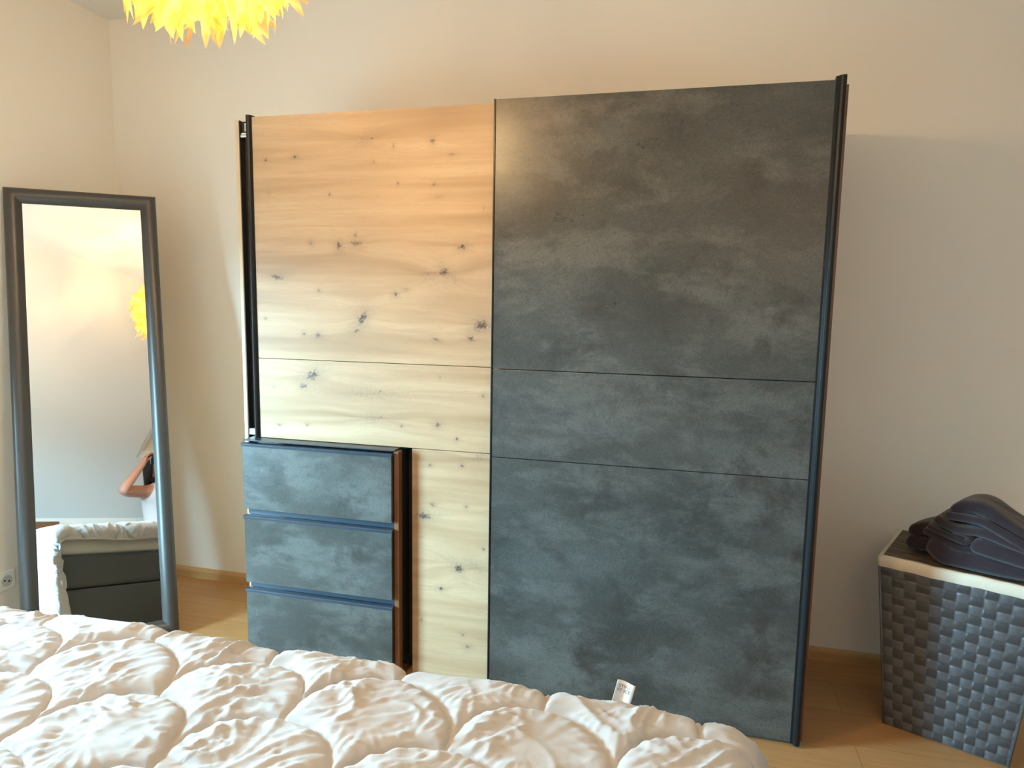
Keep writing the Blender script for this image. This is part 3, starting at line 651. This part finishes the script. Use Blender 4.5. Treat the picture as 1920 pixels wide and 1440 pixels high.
towel('towel', TC, .085, .215, 'dark brown towel folded small at the left end of the hamper lid', 0, 5)
towel('towel', TA, .012, .215, 'dark purple towel lying lowest and frontmost on the hamper lid', 0, 6)
towel('towel', TB, .022, .205, 'dark purple towel heaped on top in fanned folds above the others', 0, 8)

# ------------------------------------------------------------------ feather pendant lamp
LP = Vector((-.935, -1.700, 2.200)); LR = .196
lampo = empty('pendant_lamp', (LP.x, LP.y, ZC)); tag(lampo, 'yellow feather ball pendant lamp hanging from the ceiling', 'lamp')
LO = Vector((0, 0, LP.z - ZC))
bm = bmesh.new(); tube(bm, [(0, 0, -.045), (0, 0, -.03), (0, 0, 0)], [.012, .05, .055], 24); bmobj('ceiling_rose', bm, M_WHITEP, lampo, smooth=True)
bm = bmesh.new(); tube(bm, [(0, 0, -.04), (0, 0, LO.z + .13)], .003, 8); bmobj('cord', bm, M_WHITEP, lampo, smooth=True)
bm = bmesh.new(); tube(bm, [(0, 0, LO.z + .14), (0, 0, LO.z + .06)], .018, 16); bmobj('lamp_holder', bm, M_WHITEP, lampo, smooth=True)
# wire ball that carries the feathers
bm = bmesh.new()
for k in range(6):
    a = pi * k / 6; tube(bm, [LO + Vector((cos(a) * sin(t), sin(a) * sin(t), cos(t))) * (LR - .02) for t in [2*pi*i/28 for i in range(29)]], .0012, 5, False)
bmobj('wire_frame', bm, M_METAL, lampo)
def feather_geo(base, d, up, L, W, rng):
    """a soft feather: curved vane of two halves with ragged barbs"""
    d = d.normalized(); side = d.cross(up)
    if side.length < .1: side = d.orthogonal()
    side.normalize(); nr = side.cross(d).normalized(); n = 7; V = []; F = []
    droop = rng.uniform(.15, .6); tw = rng.uniform(-.5, .5)
    for i in range(n + 1):
        t = i / n; p = base + d * (L * t) + Vector((0, 0, -1)) * (droop * L * .45 * t * t) + nr * (.08 * L * sin(t * 2.6))
        w_ = W * (sin(pi * min(t * .93 + .05, 1)) ** .6) * rng.uniform(.75, 1.1) * (1 if i < n else .25)
        s2 = (side * cos(tw * t) + nr * sin(tw * t))
        V += [p - s2 * w_ + nr * .25 * w_, p, p + s2 * w_ + nr * .25 * w_]
    for i in range(n):
        for j in (0, 1): F.append((i*3 + j, i*3 + j + 1, i*3 + j + 4, i*3 + j + 3))
    return V, F
rng = random.Random(12)
allF = []; N_F = 950
for i in range(N_F):
    z = 1 - 2 * (i + .5) / N_F; th = i * 2.39996; r_ = sqrt(1 - z * z)
    nvec = Vector((r_ * cos(th), r_ * sin(th), z)); b = LO + nvec * (LR - .02)
    tang = Vector((rng.uniform(-1, 1), rng.uniform(-1, 1), rng.uniform(-1.4, .1))); d = (nvec * .8 + tang * .75)
    L = rng.uniform(.05, .09); 
    if z < -.45 and rng.random() < .12: L *= 1.3
    if z > .92: continue
    allF.append((nvec, feather_geo(b, d, nvec, L, rng.uniform(.009, .018), rng)))
cdir = (CAMLOC - LP).normalized()
order = sorted(range(len(allF)), key=lambda i: -(allF[i][0].dot(cdir) * .55 - allF[i][0].z))
showing = set(order[:95])
V = []; F = []
for i in range(len(allF)):
    v, f = allF[i][1]
    if i in showing:
        me = bpy.data.meshes.new('feather'); me.from_pydata([tuple(x) for x in v], [], f); me.update(); link('feather', me, M_FEATHER, lampo, True)
    else: k = len(V); V += [tuple(x) for x in v]; F += [tuple(a + k for a in q) for q in f]
me = bpy.data.meshes.new('feathers'); me.from_pydata(V, [], F); me.update(); o = link('feathers', me, M_FEATHER, lampo, True); o['kind'] = 'stuff'
bl = bpy.data.lights.new('lamp_bulb_light', 'POINT'); bl.energy = BULB; bl.color = (1.0, .72, .36); bl.shadow_soft_size = .05
blo = bpy.data.objects.new('lamp_bulb_light', bl); COL.objects.link(blo); blo.location = LP
bm = bmesh.new(); bmesh.ops.create_uvsphere(bm, u_segments=20, v_segments=12, radius=.03)
for v in bm.verts: v.co.z *= 1.25
for v in bm.verts: v.co += LO
M_BULB = mat('lit_bulb', (1, .9, .7), .5); M_BULB.node_tree.nodes['Principled BSDF'].inputs['Emission Color'].default_value = (1, .8, .45, 1); M_BULB.node_tree.nodes['Principled BSDF'].inputs['Emission Strength'].default_value = 4
bmesh.ops.recalc_face_normals(bm, faces=bm.faces)
bm.free()

# ------------------------------------------------------------------ the photographer, standing behind the bed (seen in the mirror)
def skin_mesh(name, V, E, R, mt, parent=None, root=0, sub=2):
    me = bpy.data.meshes.new(name); me.from_pydata(V, E, []); me.update(); o = link(name, me, mt, parent)
    o.modifiers.new('skin', 'SKIN'); 
    for i, d in enumerate(me.skin_vertices[0].data):
        r = R[i]; d.radius = (r, r) if not isinstance(r, tuple) else r; d.use_root = (i == root)
    o.modifiers['skin'].use_smooth_shade = True
    s = o.modifiers.new('sub', 'SUBSURF'); s.levels = sub; s.render_levels = sub
    bpy.context.view_layer.update(); dg = bpy.context.evaluated_depsgraph_get()
    me2 = bpy.data.meshes.new_from_object(o.evaluated_get(dg)); o.modifiers.clear(); o.data = me2
    if not me2.materials: me2.materials.append(mt)
    me2.polygons.foreach_set('use_smooth', [True] * len(me2.polygons)); return o
PX = .185; PY = -3.13
pers = empty('person', (PX, PY, 0)); tag(pers, 'person in a pale top raising a phone with both hands, seen in the mirror', 'person')
def rel(p): return (p[0] - PX, p[1] - PY, p[2])
V = []; E = []; R = []
def add(p, r, par=None):
    V.append(rel(p)); R.append(r); k = len(V) - 1
    if par is not None: E.append((par, k))
    return k
pel = add((.190, -3.13, .86), (.125, .10)); 
wst = add((.180, -3.125, .98), (.115, .085), pel); che = add((.165, -3.12, 1.12), (.135, .095), wst); up = add((.156, -3.115, 1.21), (.115, .075), che)
nk = add((.145, -3.105, 1.275), .047, up); hd0 = add((.135, -3.085, 1.345), (.056, .066), nk); hd1 = add((.128, -3.075, 1.42), (.074, .088), hd0); hd2 = add((.126, -3.085, 1.49), (.066, .080), hd1)
for sgn, sh, el, wr2, hand in ((-1, (-.005, -3.105, 1.205), (-.285, -3.000, 1.180), (-.140, -2.955, 1.375), (-.098, -2.945, 1.445)),
                               (1, (.315, -3.110, 1.205), (.495, -3.020, 1.140), (.205, -2.930, 1.350), (.130, -2.925, 1.415))):
    s = add(sh, .058, up); mid = add(tuple((a * .45 + b * .55) for a, b in zip(sh, el)), .054, s); e = add(el, .043, mid)
    fm = add(tuple((a * .6 + b * .4) for a, b in zip(el, wr2)), .041, e); w2 = add(wr2, .027, fm); pm = add(hand, (.030, .016), w2)
    # fingers bent around the phone's end, thumb below and behind it
    hv = Vector(hand); tow = -CR * sgn * 1.0
    base_dir = (Vector(hand) - Vector(wr2)).normalized(); 
    for k, (ln, off) in enumerate(((.034, -.024), (.039, -.008), (.036, .008), (.029, .022))):
        kn = hv + CU * .018 - CU * off * .3 + CF * (off) * .2 + base_dir * .020 + Vector((0, 0, 1)) * 0 - CR * sgn * (.004) + CU * (k - 1.5) * .004 + (-CF) * (k - 1.5) * .013
        a = add(tuple(kn), .0095, pm); b_ = kn + (base_dir * .6 - CR * sgn * .4).normalized() * ln; b = add(tuple(b_), .0085, a)
        c1 = b_ + (-CR * sgn * .9 + base_dir * .1).normalized() * ln * .75; c2 = add(tuple(c1), .0078, b); c3 = c1 + (-CR * sgn * .6 - CU * .8).normalized() * ln * .5; add(tuple(c3), .0068, c2)
    tb = hv - CR * sgn * .020 - CF * .006; a = add(tuple(tb), .011, pm); t1 = tb - CR * sgn * .024 + CU * .012; b = add(tuple(t1), .0095, a); add(tuple(t1 - CR * sgn * .016 + CU * .018), .008, b)
for sgn in (-1, 1):
    hp_ = add((.190 + sgn * .085, -3.13, .80), .088, pel); kn = add((.190 + sgn * .095, -3.11, .46), .056, hp_); cf = add((.190 + sgn * .098, -3.13, .30), .050, kn); an = add((.190 + sgn * .10, -3.14, .085), .034, cf)
    ft = add((.190 + sgn * .105, -3.05, .032), (.040, .024), an); add((.190 + sgn * .11, -2.965, .024), (.036, .018), ft)
body = skin_mesh('body', V, E, R, M_SKIN, pers, 0, 2)
# face: nose, eyes, mouth, ears
def blob(name, c, s, mt, parent, seg=14):
    bm = bmesh.new(); bmesh.ops.create_uvsphere(bm, u_segments=seg, v_segments=seg // 2 + 2, radius=1)
    for v in bm.verts: v.co = Vector((v.co.x * s[0], v.co.y * s[1], v.co.z * s[2])) + Vector(rel(c))
    return bmobj(name, bm, mt, parent, True)
HC = Vector((.126, -3.078, 1.43))
nb = blob('nose', (HC.x, HC.y + .092, HC.z - .012), (.012, .018, .022), M_SKIN, pers)
for s in (-1, 1):
    ey = blob('eye', (HC.x + s * .031, HC.y + .078, HC.z + .018), (.013, .010, .008), M_EYE, pers); blob('iris', (HC.x + s * .031, HC.y + .087, HC.z + .018), (.0055, .003, .0055), M_HAIR, ey)
    blob('ear', (HC.x + s * .078, HC.y - .005, HC.z), (.008, .018, .030), M_SKIN, pers)
    blob('eyebrow', (HC.x + s * .031, HC.y + .083, HC.z + .037), (.017, .005, .0035), M_HAIR, pers)
blob('mouth', (HC.x, HC.y + .082, HC.z - .046), (.022, .008, .007), M_LIPS, pers)
# hair: shaped cap falling to the shoulders, drawn to the left
nu, nv = 48, 30; Gh = np.zeros((nu, nv, 3))
for i in range(nu):
    a = 2 * pi * i / nu
    face = max(0, sin(a)) ** 2       # sin(a)=1 faces +y (the face)
    low = -.055 + .10 * face; low = low - (.10 * max(0, -sin(a)) + (.115 if cos(a) < -.1 else .06) * (1 - face))
    for j in range(nv):
        t = j / (nv - 1)
        ph_ = t * 1.75
        zz = .098 * cos(min(ph_, pi / 2)); rr_ = sin(min(ph_, pi / 2))
        if ph_ > pi / 2: zz = low * (ph_ - pi / 2) / (1.75 - pi / 2); rr_ = 1 - .10 * (ph_ - pi / 2) / .18
        st_ = 1 + .03 * sin(a * 19 + t * 3)
        yfront = .088 if sin(a) < 0 else .080
        if face > .25 and ph_ > 1.05: zz = max(zz, .052)
        Gh[i, j] = (cos(a) * .086 * rr_ * st_, sin(a) * yfront * rr_ * st_ - .010, zz + .012)
Gh += np.array(rel(tuple(HC))); hr = gridmesh('hair', Gh, M_HAIR, pers, closed_u=True); hs = hr.modifiers.new('t', 'SOLIDIFY'); hs.thickness = .012
# clothes: top and trousers as looser skins around the body
def rels(L): return [rel(p) for p in L]
top = skin_mesh('sleeveless_top', rels([(.190, -3.13, .80), (.182, -3.125, .97), (.165, -3.12, 1.10), (.156, -3.115, 1.205), (.148, -3.108, 1.262), (.020, -3.105, 1.212), (.290, -3.108, 1.212)]), [(0, 1), (1, 2), (2, 3), (3, 4), (3, 5), (3, 6)], [(.150, .125), (.134, .105), (.148, .112), (.130, .095), (.070, .066), .078, .078], M_SHIRT, pers, 0, 2)
tro = skin_mesh('trousers', rels([(.190, -3.13, .90), (.190, -3.13, .80), (.102, -3.13, .74), (.094, -3.11, .46), (.090, -3.135, .12), (.278, -3.13, .74), (.286, -3.11, .46), (.290, -3.135, .12)]), [(0, 1), (1, 2), (2, 3), (3, 4), (1, 5), (5, 6), (6, 7)], [(.135, .112), (.148, .118), .105, .078, .058, .105, .078, .058], M_TROUSER, pers, 0, 2)
# phone held in front of the face
ph = empty('smartphone'); pmx = Matrix((CR, CU, -CF)).transposed().to_4x4(); pmx.translation = CAMLOC - CF * .022 - CR * (-.012) - CU * .0; ph.matrix_world = pmx
tag(ph, 'black smartphone held sideways in front of the face of the person in the mirror', 'phone')
bm = bmesh.new(); addbox(bm, -.074, .074, -.036, .036, 0, .008); bmobj('phone_body', bm, M_PHONE, ph, bevel=.003, seg=3)
bm = bmesh.new(); addbox(bm, -.070, .070, -.033, .033, .0081, .0086); bmobj('phone_screen', bm, mat('screen_glass', (.02, .02, .022), .05), ph)
for xx in (-.012, -.034):
    bm = bmesh.new(); tube(bm, [(xx, .016, -.0018), (xx, .016, .001)], .009, 20); bmobj('camera_lens', bm, M_BLACK, ph)
